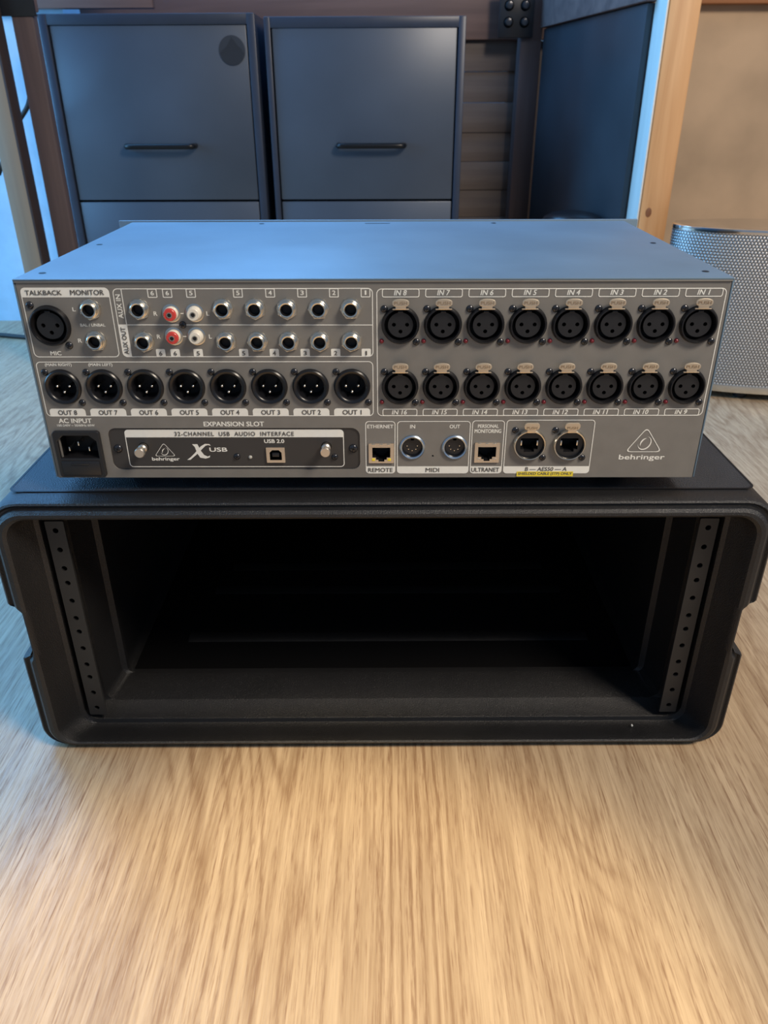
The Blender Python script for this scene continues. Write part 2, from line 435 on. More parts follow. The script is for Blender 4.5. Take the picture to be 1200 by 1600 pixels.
# tan board standing in front of the left wall
lb = empty('upright_board', 'tan upright board with dark inner edge standing by the blue-lit wall at far left', 'board', (-.6335, .975, FLOOR))
link('board', box((0, 0, (TOPZ - FLOOR) / 2), (.034, .03, TOPZ - FLOOR), .001), MT['tanw'], lb)
link('edge_strip', box((.019, .002, (TOPZ - FLOOR) / 2), (.004, .034, TOPZ - FLOOR), .0005), MT['dkb'], lb)
# cables
tag(link('cable', tube([(-.76, 1.18, .10), (-.715, 1.16, .165), (-.680, 1.15, .2024), (-.6577, 1.15, .2215), (-.64, 1.12, .25), (-.60, 1.10, .36)], .0045), MT['rubber']),
    'black cable crossing the pale gap between the left board and brown post', 'cable')
tag(link('cable', tube([(-.88, 1.215, FLOOR + .004), (-.84, 1.205, FLOOR + .005), (-.80, 1.19, FLOOR + .004), (-.74, 1.18, FLOOR + .004), (-.60, 1.10, FLOOR + .004)], .005), MT['rubber']),
    'short black cable end lying on the floor near the left wall', 'cable')

# ------------------------------------------------------------------ filing cabinets
def cabinet(x0, x1, dx0, dx1, ztop, label, hx0, hx1, yf, rz):
    W = x1 - x0; cx = (x0 + x1) / 2
    c = empty('filing_cabinet', label, 'filing cabinet', (cx, yf, FLOOR), rz, 'two-drawer filing cabinets under the bench frame')
    H = ztop - FLOOR; D = .40
    bm = bmesh.new(); t = (dx0 - x0)
    t2 = x1 - dx1
    add_box(bm, Vector((-W / 2 + t / 2, D / 2, H / 2)), (t, D, H), .0015)
    add_box(bm, Vector((W / 2 - t2 / 2, D / 2, H / 2)), (t2, D, H), .0015)
    add_box(bm, Vector((0, D / 2, H - .009)), (W - .002, D - .002, .018), .0015)
    add_box(bm, Vector((0, D / 2, .012)), (W - .004, D - .002, .024), .001)
    add_box(bm, Vector((0, D - .004, H / 2)), (W - .004, .008, H - .004))
    link('body', to_mesh(bm), MT['cabframe'], c)
    g = .0025
    for z0, z1, hz in ((.0490, .3500, .1480), (-.2060, .0450, -.06)):
        ww = dx1 - dx0 - 2 * g
        dr = link('drawer', box((0, 0, 0), (ww, .36, z1 - z0), .0015), MT['cab'], c, ((dx0 + dx1) / 2 - cx, .184, (z0 + z1) / 2 - FLOOR))
        hw = (hx1 - hx0) / 2
        hm = tube([(-hw, 0, 0), (-hw, -.012, 0), (-hw, -.020, 0), (-hw + .010, -.024, 0), (0, -.024, 0), (hw - .010, -.024, 0), (hw, -.020, 0), (hw, -.012, 0), (hw, 0, 0)], .0052)
        link('handle', hm, MT['handle'], dr, ((hx0 + hx1) / 2 - (dx0 + dx1) / 2, -.180, hz - (z0 + z1) / 2))
    return c
c1 = cabinet(-.6360, -.2370, -.6205, -.2520, .3680, 'dark slate filing cabinet with round sticker, left of the pair', -.503, -.371, 1.2, 0)
c2 = cabinet(-.2205, .1520, -.2095, .1385, .3620, 'dark slate filing cabinet without sticker, right of the pair', -.089, .0395, 1.2, 0)
st = link('sticker', flat([circ(0, 0, .0245, 40)], .0006), MT['sticker'], c1, (-.283 + .4365, -.0005 + .003, .309 - FLOOR))
link('sticker_motif', flat([[(-.0225, -.004), (-.018, .001), (-.012, .004), (-.006, .012), (0, .021), (.004, .017), (.010, .008), (.017, .002), (.0225, -.006), (.018, -.015), (.009, -.0225), (0, -.0242), (-.009, -.0225), (-.018, -.0155)]]), MT['sticker2'], st, (0, -.0004, 0))

# dark domed bin behind the right post
bn = empty('lidded_bin', 'black round bin with domed lid, half hidden beside the slate board', 'bin', (.372, 1.15, FLOOR))
link('body', lathe([(0, 0), (.043, 0), (.048, .01), (.055, .238), (.055, .242), (0, .242)], 40, 'Z'), MT['blacks'], bn)
link('lid', lathe([(.0, .2420), (.0565, .2425), (.0575, .248), (.055, .253), (.042, .260), (.020, .2645), (0, .266)], 40, 'Z', 60), MT['black'], bn)

# ------------------------------------------------------------------ perforated steel housing
dm = empty('perforated_housing', 'rounded perforated stainless steel housing on small black feet at right edge', 'steel housing', (.668, .850, FLOOR), R(-10))
def foot_(a, k=0.0, n_=128):
    """rounded oblong footprint"""
    out = []
    for i in range(n_):
        t = 2 * pi * i / n_; e = 2 / 2.15
        out.append(((.190 + k) * math.copysign(abs(cos(t)) ** e, cos(t)), (.070 + k) * math.copysign(abs(sin(t)) ** e, sin(t))))
    return out
def housing_wall(z0, z1, k=0.0):
    bm = bmesh.new(); uvl = bm.loops.layers.uv.new('UVMap'); p = foot_(0, k); n = len(p)
    v = [[bm.verts.new((x, y, h)) for x, y in p] for h in (z0, z1)]
    L = [0.0]
    for i in range(n): L.append(L[-1] + math.dist(p[i], p[(i + 1) % n]))
    for i in range(n):
        j = (i + 1) % n
        f = bm.faces.new((v[0][i], v[0][j], v[1][j], v[1][i])); f.smooth = True
        for lp_, q_ in zip(f.loops, ((L[i], z0), (L[i + 1], z0), (L[i + 1], z1), (L[i], z1))): lp_[uvl].uv = q_
    me = bpy.data.meshes.new('h'); bm.to_mesh(me); bm.free(); return me
def stack(levels, cap=True):
    bm = bmesh.new(); add_loft(bm, [[(x, y, h) for x, y in foot_(0, k)] for k, h in levels], cap, cap); return to_mesh(bm, ang=50)
link('perforated_wall', housing_wall(.026, .272), MT['perf'], dm)
link('top_cap', stack([(-.004, .270), (.0008, .270), (.0012, .272), (.0008, .2765), (-.002, .278), (-.010, .2785)]), MT['mirror'], dm)
link('base_band', stack([(-.004, .014), (.0006, .014), (.0010, .018), (.0010, .024), (.0004, .027), (-.004, .027)]), MT['chrome'], dm)
link('back_shell', stack([(-.006, .014), (-.005, .268)]), MT['blacks'], dm)
for x_, y_ in ((-.12, -.030), (-.04, -.042), (.05, -.044), (.13, -.036), (-.12, .03), (.13, .03)):
    link('foot', lathe([(0, 0), (.010, 0), (.012, .003), (.012, .0142), (0, .0142)], 16, 'Z'), MT['rubber'], dm, (x_, y_, 0))

# ------------------------------------------------------------------ rack case
CASE_C = Vector((0.0049, 0.0065, FLOOR))
ca = empty('rack_case', 'empty black moulded plastic rack case with open front standing on the oak floor', 'rack case', CASE_C, 0.0087)
CZ = -FLOOR       # panel z -> case local z = z + CZ ; local y = y - 0.0065
def lp(x, y, z): return (x, y - .0065, z + CZ)
SIDE = [(-.1990, 0), (-.1500, 0), (-.1440, .0), (-.1428, .10), (-.1405, .60), (-.1385, .72), (-.1355, .90), (-.1300, 1.0), (-.1010, 1.0), (-.0985, .96), (-.0972, .70), (-.0952, .10), (-.0940, .0), (-.0600, 0)]
def cring(y, hw, zt, zb, rt_, rb=None, notch=0.0):
    rb = rb or rt_; p = []; n = 8
    for i in range(n + 1):
        a = -.5 * pi + .5 * pi * i / n; p.append((hw - rb + rb * cos(a), zb + rb + rb * sin(a)))
    for z_, f_ in SIDE: p.append((hw - notch * f_, z_))
    for i in range(n + 1):
        a = .5 * pi * i / n; p.append((hw - rt_ + rt_ * cos(a), zt - rt_ + rt_ * sin(a)))
    full = p + [(-x, z_) for x, z_ in reversed(p)]
    return [lp(x, y, z_) for x, z_ in full]
prof = [
    (.425, .258, -.026, -.218, .02, .02, .006), (.418, .268, -.015, -.229, .022, .02, .010), (.405, .2715, -.0118, -.2320, .024, .02, .0105),
    (-.0040, .2715, -.0118, -.2320, .024, .019, .0105), (-.0080, .2713, -.0121, -.2319, .024, .019, .0103), (-.0112, .2706, -.0130, -.2311, .0235, .0185, .0096),
    (-.0122, .2692, -.0142, -.2301, .023, .018, .0085), (-.0108, .2674, -.0154, -.2291, .022, .0175, .0070), (-.0108, .2655, -.0163, -.2283, .021, .017, .0058),
    (-.0150, .2640, -.0170, -.2275, .020, .0165, .0045), (-.0173, .2615, -.0188, -.2258, .019, .016, .0028), (-.0176, .2585, -.0208, -.2246, .0175, .0155, .0010),
    (-.0162, .2560, -.0226, -.2238, .016, .0150, 0), (-.0130, .2548, -.0234, -.2238, .015, .0145, 0), (-.0080, .2535, -.0238, -.2246, .014, .014, 0),
    (.0005, .2500, -.0243, -.2262, .013, .013, 0), (.0068, .2470, -.0248, -.2265, .012, .012, 0), (.0078, .2452, -.0252, -.2262, .012, .012, 0),
    (.0085, .2440, -.0262, -.2228, .011, .011, 0), (.0100, .2435, -.0270, -.2222, .010, .010, 0), (.0300, .2425, -.0278, -.2220, .009, .009, 0),
    (.0310, .2340, -.0282, -.2216, .008, .008, 0), (.0630, .2300, -.0284, -.2212, .007, .007, 0), (.0650, .2256, -.0290, -.2212, .006, .006, 0),
    (.0700, .2256, -.0292, -.2214, .006, .006, 0), (.0712, .2320, -.0300, -.2285, .010, .010, 0), (.3950, .2320, -.0300, -.2285, .010, .010, 0)]
bm = bmesh.new()
add_loft(bm, [cring(*q) for q in prof])
link('shell', to_mesh(bm, ang=28), MT['case'], ca)
# top pad and its joint line
pad = [rrect(-.2572, .2572, .0045, .398, .006)]
def lay(me, z_, m, name):
    # turn an XZ flat (front to -y) to lie flat facing +z
    me.transform(Matrix.Rotation(R(-90), 4, 'X')); return link(name, me, m, ca, (0, -.0065, z_ + CZ))
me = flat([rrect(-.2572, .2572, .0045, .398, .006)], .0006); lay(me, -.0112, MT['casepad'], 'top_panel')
me = flat([rrect(-.2584, .2584, .0033, .3992, .007), rrect(-.2568, .2568, .0049, .3976, .006)], .0002); lay(me, -.01105, MT['void'], 'joint_line')
link('floor_shade', box(lp(0, .2325, -.22825), (.462, .318, .0006), .0002), MT['matte'], ca)  # dark sheet added as painted shade on the inner case floor
# ridges moulded across the case floor
for y_, hh, w_ in ((.125, .0024, .19), (.205, .0022, .18), (.250, .0016, .17)):
    bm = bmesh.new()
    pr_ = [(-.010, -.0006), (-.007, hh * .45), (-.0035, hh * .85), (0, hh), (.0035, hh * .85), (.007, hh * .45), (.010, -.0006)]
    add_loft(bm, [[(sx * w_, u, v) for u, v in pr_] for sx in (-1, 1)])
    link('floor_ridge', to_mesh(bm, ang=60), MT['case'], ca, lp(.005, y_, -.2285))
# rails with 12 real holes each
hz = [-(u * .04445 + h) for u in range(4) for h in (.00635, .02225, .0381)]
rail_outl = [rrect(-.0067, .0067, -.1788, .0012, .0008, 2)] + [circ(0, z_, .0021, 14) for z_ in hz]
def rail_mesh():
    f_ = flat(rail_outl, .0022)
    g_ = box((0, .013, -.0888), (.0024, .022, .1800))
    holes = [(lathe([(.0021, 0), (.0021, -.006), (0, -.006)], 14), z_) for z_ in hz]
    return f_, g_, holes
f_, g_, _ = rail_mesh()
for sx, lab in ((-1, None), (1, None)):
    me = join([(f_, MT['rail']), (moved(g_, (-sx * -.0055, 0, 0)), MT['rail'])])
    rl = link('rack_rail', me, None, ca, lp(sx * .2325, .0065, -.0374))
    hm = join([(moved(lathe([(.0021, -.001), (.0021, -.007), (0, -.007)], 14), (0, 0, z_)), MT['void']) for z_ in hz])
    link('threaded_holes', hm, None, rl, (0, 0, 0))
tag(link('paper_scrap', flat([[(0, -.0009), (.0010, 0), (.0003, .0014), (-.0008, .0016), (-.0006, .0002)]], .0003), MT['white'], None, (.2075, .0005, -.2240)),
    'tiny white scrap lying inside the lower front lip of the rack case', 'scrap')

# ------------------------------------------------------------------ rack mixer
mx = empty('rack_mixer', 'grey rack mixer lying on the black case, its socket panel facing forward', 'mixer', (0, 0, 0))
mm = .001
HW, HT, DD = .2153, .1320, .2447
IN_X = [17.0 + 26.07 * i for i in range(8)]; OUT_X = [-198.7 + 26.43 * i for i in range(8)]
ZT, ZB, ZO = 104.0, 64.4, 64.5
JT = [-142.2, -91.2, -71.6, -52.2, -32.9, -13.3]
def q(*v): return tuple(a * mm for a in v)
holes = [circ(x * mm, z_ * mm, .0101, 32) for x in IN_X for z_ in (ZT, ZB)]
holes += [circ(x * mm, ZO * mm, .0098, 32) for x in OUT_X] + [circ(*q(-198.6, 104.0), .0108, 32)]
holes += [circ(*q(x, 22.5), .0070, 32) for x in (25.4, 53.5)] + [circ(*q(x, 24.6), .0098, 32) for x in (102.8, 129.1)]
holes += [rrect(*q(-2.8, 12.4, 12.4, 24.8), .0005, 1), rrect(*q(67.4, 82.6, 12.6, 25.2), .0005, 1)]
holes += [rrect(*q(-175.8, -9.4, 6.1, 36.2), .0055), rrect(*q(-208.5, -183.5, 4.0, 32.5), .001, 2), circ(*q(39.1, 16.1), .0007, 10)]
bp_ = link('back_panel', flat([rrect(-HW + .0006, HW - .0006, .0003, HT - .0022, .0006, 2)] + holes, .0012), MT['panel'], mx)
# cover: folded sheet with top, sides and a thin return lip
bm = bmesh.new()
add_box(bm, Vector((0, DD / 2 - .0003, HT - .0006)), (2 * HW + .0016, DD + .0006, .0012), .0005)
for s in (-1, 1): add_box(bm, Vector((s * (HW + .0003), DD / 2 - .0002, HT / 2)), (.0010, DD, HT - .0012), .0003)
link('top_cover', to_mesh(bm), MT['cover'], mx)
link('bottom_tray', box((0, DD / 2, .0006), (2 * HW - .001, DD - .003, .0012), .0004), MT['edge'], mx)
link('panel_return', box((0, -.0002, HT - .00165), (2 * HW - .0004, .0016, .0009), .0003), MT['panel'], mx)
link('front_plate', box((0, DD + .0022, HT / 2 + .0006), (.456, .003, HT + .0012), .0006), MT['cover'], mx)
# printing plates helpers --------------------------------------------------
PY = -.00010
IY = -.00045
white_parts, ink_parts = [], []
LW = .00052
def inset(x0, x1, z0, z1, r, w_=LW): return [rrect(x0, x1, z0, z1, r), rrect(x0 + w_, x1 - w_, z0 + w_, z1 - w_, max(r - w_, .0001))]
def frame_(x0, x1, z0, z1, r, y=PY, w_=LW, k=0):
    o = inset(*q(x0, x1, z0, z1, r), w_)
    if k: o = [slant_shape(p, k, z0 * mm) for p in o]
    white_parts.append(moved(flat(o), (0, y - 2.5e-6 * len(white_parts), 0)))
def fill_(x0, x1, z0, z1, r, rs=None, y=PY, lst=None):
    (white_parts if lst is None else lst).append(moved(flat([rrect(*q(x0, x1, z0, z1), r * mm, 5, [a * mm for a in rs] if rs else None)]), (0, y - 2.5e-6 * len(white_parts), 0)))
def seg_(x0, z0, x1, z1, y=PY, w_=LW):
    d_ = Vector((x1 - x0, z1 - z0)).normalized() * (w_ / 2); n_ = Vector((-d_.y, d_.x))
    p = [Vector(q(x0, z0)) - n_, Vector(q(x1, z1)) - n_, Vector(q(x1, z1)) + n_, Vector(q(x0, z0)) + n_]
    white_parts.append(moved(flat([[tuple(a) for a in p]]), (0, y - 2.5e-6 * len(white_parts), 0)))
def T(s, x0, x1, z0, z1, dark=False, par=None, y=PY, **kw):
    me = text_mesh(s, *q(x0, x1, z0, z1), y=y + (IY - PY if dark else 0), **kw)
    return link('lettering', me, MT['ink'] if dark else MT['white'], par or mx)

# talkback / monitor
frame_(-212.8, -159.0, 84.0, 127.0, 3.0); fill_(-212.6, -159.2, 121.2, 126.9, 0, (0, 0, 2.8, 2.8))
T('TALKBACK', -209.9, -187.8, 122.6, 125.4, True); T('MONITOR', -182.5, -162.2, 122.6, 125.6, True)
T('MIC', -202.3, -195.5, 85.3, 87.9); T('L', -183.2, -181.4, 112.8, 115.1); T('R', -183.4, -181.1, 93.4, 95.8)
T('BAL / UNBAL', -180.2, -164.9, 103.4, 105.2)
# aux
frame_(-157.0, 0.2, 84.0, 126.4, 3.0); seg_(-151.6, 84.3, -151.6, 126.2); seg_(-156.7, 104.4, 0, 104.0)
fill_(-156.8, -151.6, 84.2, 104.2, 0, (2.8, 0, 0, 0))
T('AUX IN', -155.6, -152.8, 108.4, 122.8, rot=True); T('AUX OUT', -155.6, -152.8, 86.0, 102.9, True, rot=True)
for s, x in zip('66554321', (-133.1, -124.0, -109.7, -81.3, -61.8, -42.5, -23.3, -4.2)):
    frame_(x - 2.9, x + 2.9, 120.8, 126.2, .6); T(s, x - (.45 if s == '1' else .95), x + (.45 if s == '1' else .95), 122.3, 124.9)
for s, x in zip('66554321', (-133.0, -123.9, -109.5, -81.0, -61.8, -42.5, -23.4, -4.3)):
    fill_(x - 2.9, x + 2.9, 84.3, 89.2, 0, (0, 0, .8, .8)); T(s, x - (.45 if s == '1' else .95), x + (.45 if s == '1' else .95), 85.1, 87.8, True)
for zz in (111.3, 97.1):
    T('R', -133.9, -131.8, zz - 1.3, zz + 1.2); T('L', -101.6, -100.0, zz - 1.3, zz + 1.2); seg_(-118.0, zz, -115.6, zz)
# outputs
frame_(-213.2, 0.0, 44.5, 81.2, 3.0)
T('(MAIN RIGHT)', -207.4, -190.6, 77.8, 80.1); T('(MAIN LEFT)', -179.9, -164.8, 77.8, 80.1)
for i, x in enumerate(OUT_X):
    c_ = x - .4 + .02 * i
    fill_(c_ - 11.8, c_ + 11.6, 44.7, 49.9, 0, (0, 0, 2.0, 2.0)); T('OUT %d' % (8 - i), c_ - 6.2, c_ + 6.0, 45.7, 48.8, True)
# inputs
frame_(2.3, 213.0, 44.5, 126.0, 3.2)
for i, x in enumerate(IN_X):
    frame_(x - 11.3, x + 11.3, 120.7, 125.9, 1.3, k=.0); frame_(x - 11.3, x + 11.3, 44.6, 49.5, 1.3)
    T('IN %d' % (8 - i), x - 4.0, x + 3.6, 121.9, 125.0, shear=.18)
    T('IN %d' % (16 - i), x - 5.2 + (.8 if i == 7 else 0), x + 4.4 - (1.0 if i == 7 else 0), 45.6, 48.6, shear=.18)
# bottom row
T('AC INPUT', -206.3, -184.8, 39.9, 43.0, bold=.04); T('100-240V ~ 50/60Hz 60W', -207.9, -183.3, 37.5, 39.0)
T('FUSE: T 2A H 250V', -204.5, -187.0, .35, 1.35)
T('EXPANSION SLOT', -111.5, -72.0, 37.5, 40.7, bold=.04)
def footed(x0, x1, z0=3.3, z1=41.0, f=8.6):
    frame_(x0, x1, z0, z1, 2.4); fill_(x0 + .1, x1 - .1, z0 + .1, f, 0, (2.3, 2.3, 0, 0))
footed(-5.7, 14.1); footed(15.2, 63.4); footed(64.3, 85.7, z1=41.4); footed(86.7, 144.6, z1=41.8)
T('ETHERNET', -4.3, 12.7, 36.0, 38.4); T('REMOTE', -4.1, 12.3, 4.5, 7.4, True)
T('IN', 23.8, 27.0, 35.9, 38.4); T('OUT', 49.7, 56.4, 35.9, 38.4); T('MIDI', 34.6, 43.7, 4.5, 7.4, True)
T('PERSONAL', 68.2, 81.7, 36.2, 38.6); T('MONITORING', 66.2, 83.6, 32.6, 35.2); T('ULTRANET', 65.4, 84.0, 4.6, 7.6, True)
T('B — AES50 — A', 101.4, 129.3, 5.2, 8.0, True, shear=.12)
stk = link('warning_sticker', flat([rrect(*q(96.0, 134.0, 1.2, 4.8), .0001, 1)], .00008), MT['yellow'], mx, (0, -.0006, 0)); stk['label'] = 'yellow sticker with black lettering'
T('SHIELDED CABLE (STP) ONLY', 96.9, 133.2, 1.8, 4.2, True, par=stk, y=.0003, bold=.03, shear=.1)
# triangle emblem + wordmark
def emblem(cx, apex, base, w_, par=None, y=PY, lst=None):
    lst = white_parts if lst is None else lst
    def tri(k):
        A, B, C_ = Vector((0, apex - base)), Vector((-w_ / 2, 0)), Vector((w_ / 2, 0)); g = (A + B + C_) / 3
        P3 = [g + (p - g) * k for p in (A, B, C_)]; out = []
        for i in range(3):
            p, a, b = P3[i], P3[i - 1], P3[(i + 1) % 3]; t = .16
            s_, e_ = p + (a - p) * t, p + (b - p) * t
            for j in range(6):
                u = j / 5; v = s_ * (1 - u) ** 2 + p * 2 * u * (1 - u) + e_ * u * u
                out.append(((cx + v.x) * mm, (base + v.y) * mm))
        return out
    lst.append(moved(flat([tri(1.06), tri(.98)]), (0, y - 2.5e-6 * len(white_parts), 0)))
    s = w_ / 22.8; gx, gz = cx, base + (apex - base) * .36
    def cres(r0, r1, a0, a1, tilt):
        o_, i_ = [], []
        for j in range(15):
            u = j / 14; a = a0 + (a1 - a0) * u; th = (r0 - r1) * sin(pi * u)
            for lst_, rr in ((o_, r0), (i_, r0 - th)):
                px, pz = rr * cos(a) * .82, rr * sin(a)
                lst_.append(((gx + (px * cos(tilt) + pz * sin(tilt)) * s) * mm, (gz + (-px * sin(tilt) + pz * cos(tilt)) * s) * mm))
        return o_ + i_[::-1][1:-1]
    lst.append(moved(flat([cres(5.0, 4.0, R(-150), R(110), R(30))]), (0, y - 2.5e-6 * len(white_parts), 0)))
    lst.append(moved(flat([cres(3.6, 2.4, R(95), R(235), R(20))]), (0, y - 2.5e-6 * len(white_parts), 0)))
emblem(178.9, 35.9, 19.2, 23.0)
T('behringer', 163.4, 193.7, 12.4, 16.9, bold=.03)
pm = join([(m_, MT['white']) for m_ in white_parts]); pl = link('printed_lines', pm, None, mx)

# shared little meshes ------------------------------------------------------
def screw_mesh(r=2.25, h=1.3):
    a = lathe([(0, h * mm), (r * .45 * mm, h * .96 * mm), (r * .8 * mm, h * .7 * mm), (r * mm, h * .2 * mm), (r * mm, -.0004)], 20, ang=50)
    b1 = box((0, -h * mm, 0), (r * 1.15 * mm, .0005, r * .26 * mm)); b2 = box((0, -h * mm, 0), (r * .26 * mm, .0005, r * 1.15 * mm))
    rot = Matrix.Rotation(R(25), 4, 'Y'); b1.transform(rot); b2.transform(rot)
    return join([(a, MT['screw']), (b1, MT['void']), (b2, MT['void'])])
SCREW = screw_mesh()
def fitm(me): 
    return me
# female XLR
F_BODY = lathe([(.0099, .0022), (.0101, .0030), (.0108, .0030), (.0114, .0022), (.0115, .0004), (.0118, -.0001)], 48)
F_CAV = lathe([(.0100, .0026), (.0098, .0010), (.0098, -.0075), (.0076, -.0075)], 48)
PH = [(-.00405, .0002), (.00405, .0002), (.0, -.0040)]
F_CORE = join([(flat([circ(0, 0, .0077, 40)] + [circ(x, z_, .00125, 14) for x, z_ in PH], .0020, .0), MT['blacks']),
               (moved(lathe([(.0077, -.001), (.0077, -.009)], 40), (0, 0, 0)), MT['blacks'])]
              + [(moved(lathe([(.00125, -.0005), (.00125, -.006), (0, -.006)], 14), (x, 0, z_)), MT['void']) for x, z_ in PH])
KEY = box((0, -.0004, .0081), (.0032, .0016, .0010), .0002)
# push tab: oval head on a neck with a thin spring bar over the ring
oval = [(.00515 * cos(a) * (1 if abs(cos(a)) < .99 else 1), .0141 + .0025 * (abs(sin(a)) ** .75) * (1 if sin(a) > 0 else -1)) for a in [2 * pi * i / 28 for i in range(28)]]
TAB = join([(moved(flat([oval], .0012, .0003), (0, -.0042, 0)), MT['brass']),
            (box((0, -.0034, .0112), (.0064, .0010, .0024), .0002), MT['brass']),
            (box((0, -.0032, .0103), (.0100, .0010, .0006), .0002), MT['brass'])])
TABTXT = text_mesh('PUSH', -.0039, .0039, .0132, .0151, y=-.0044, thick=.00012, bold=.0)
LED = lathe([(0, .0016), (.0007, .0015), (.0013, .0009), (.0015, 0), (.0015, -.001)], 16, ang=60)
def place(par, name, me, m, loc=(0, 0, 0)): return link(name, me, m, par, loc)
def female(x, z_, tab=True, sc_=1.0, scr=((-10.0, 9.8), (9.9, -10.6))):
    o = link('input_socket', F_BODY, MT['black'], mx, q(x, 0, z_)); o.scale = (sc_,) * 3
    place(o, 'socket_barrel', F_CAV, MT['void'])
    place(o, 'socket_insert', F_CORE, None, (0, -.0006, 0))
    place(o, 'key', KEY, MT['black'])
    if tab:
        place(o, 'push_tab', TAB, None); place(o, 'tab_lettering', TABTXT, MT['dimple'])
    for dx, dz in scr: place(o, 'screw', SCREW, None, q(dx, 0, dz))
    return o
for x in IN_X:
    for z_ in (ZT, ZB): female(x, z_)
    for z_, dz in ((ZT, -10.1), (ZB, -10.3)):
        link('red_indicator_lamp', LED, MT['led'], mx, q(x - 11.7, 0, z_ + dz))
f = female(-198.6, 104.0, False, 1.07, ((-9.5, 11.6), (8.5, -11.6))); f['label'] = 'microphone socket without push tab'
# male XLR
M_BODY = lathe([(.0082, -.012), (.0082, .0002), (.0088, .0014), (.0096, .0022), (.0106, .0024), (.0113, .0017), (.0115, .0004), (.0118, -.0001)], 48)
M_BACK = lathe([(.0083, -.0115), (0, -.0115)], 32)
PIN = lathe([(0, .0004), (.0006, .0002), (.0010, -.0006), (.0010, -.0115)], 14, ang=60)
for x in OUT_X:
    o = link('output_socket', M_BODY, MT['black'], mx, q(x, 0, ZO))
    place(o, 'socket_floor', M_BACK, MT['void'])
    for dx, dz in ((-4.0, .4), (4.0, .4), (.0, -3.6)): place(o, 'pin', PIN, MT['pin'], q(dx, 0, dz))
    for dx, dz in ((-9.9, 9.8), (10.3, -10.6)): place(o, 'screw', SCREW, None, q(dx, 0, dz))
# quarter-inch jacks
hexo = [circ(0, 0, .0066, 6, R(90)), circ(0, 0, .0046, 24)]
NUT = flat(hexo, .0018, .0002)
WASH = lathe([(.0030, .0006), (.0062, .0006), (.0064, 0)], 32)
BARREL = lathe([(.0033, -.0002), (.0033, .0040), (.0036, .0046), (.0043, .0048), (.0049, .0043), (.0050, .0020), (.0053, .0018)], 32)
JBACK = lathe([(.00325, .0040), (.00325, .0006), (0, .0006)], 24)
def jack(x, z_, rot):
    o = link('jack_socket', BARREL, MT['chrome'], mx, q(x, 0, z_))
    n_ = place(o, 'hex_nut', NUT, MT['chrome'], (0, -.0018, 0)); n_.rotation_euler.y = R(rot)
    place(o, 'washer', WASH, MT['chrome']); place(o, 'socket_hole', JBACK, MT['void'])
for x in JT:
    for z_ in (114.1, 94.0): jack(x, z_, random.choice((0, 8, 15, 22, 27)))
jack(-172.1, 114.1, 10); jack(-172.1, 94.6, 24)
# phono sockets
RB = lathe([(.0056, 0), (.0056, .0008), (.0050, .0010), (.0040, .0010)], 32)
RC = lathe([(.0042, .0008), (.0042, .0034), (.0039, .0040)], 32)
RF = [lathe([(.0039, .0040), (.0037, .0056), (.0034, .0059), (.0018, .0059)], 32) for _ in (0, 1)]
RI = lathe([(.0018, .0059), (.0017, .0063), (.0012, .0063), (.0011, .0020), (0, .0020)], 24)
for x, z_, red in ((-122.9, 111.6, 1), (-108.6, 111.8, 0), (-123.2, 97.4, 1), (-109.1, 97.4, 0)):
    o = link('phono_socket', RB, MT['chrome'], mx, q(x, 0, z_)); o['label'] = 'red ringed phono socket' if red else 'white phono socket'
    place(o, 'barrel', RC, MT['cream']); place(o, 'coloured_ring', RF[red], MT['red' if red else 'cream'])
    place(o, 'centre_contact', RI, MT['chrome'])
    place(o, 'centre_hole', lathe([(.00105, .0061), (0, .0061)], 16), MT['void'])
s_ = link('screw', SCREW, None, mx, q(-117.0, 0, 104.3))
# MIDI
MR = lathe([(.0066, .0004), (.0069, .0012), (.0077, .0016), (.0085, .0010), (.0087, 0)], 48)
pins5 = [(.0034 * cos(R(a)), .0034 * sin(R(a))) for a in (180, 225, 270, 315, 360)]
MF = join([(moved(flat([circ(0, 0, .0067, 40)] + [circ(x, z_, .0007, 10) for x, z_ in pins5] + [rrect(-.0011, .0011, .0042, .0058, .0002, 1)], .001), (0, .0014, 0)), MT['blacks']),
           (lathe([(.0066, .0006), (.0064, .0004), (.0064, -.0016)], 40), MT['black'])]
          + [(moved(lathe([(.0007, -.0016), (.0007, -.006), (0, -.006)], 10), (x, 0, z_)), MT['void']) for x, z_ in pins5])
for x in (25.4, 53.5):
    o = link('midi_socket', MR, MT['ring'], mx, q(x, 0, 22.5)); place(o, 'socket_face', MF, None)
    place(o, 'pin_contacts', join([(moved(lathe([(0, -.0018), (.0004, -.0018), (.0004, -.0035)], 8), (x_, 0, z2)), MT['pin']) for x_, z2 in pins5]), None)
    place(o, 'rear_cover', lathe([(.0072, -.0065), (0, -.0065)], 24), MT['void'])
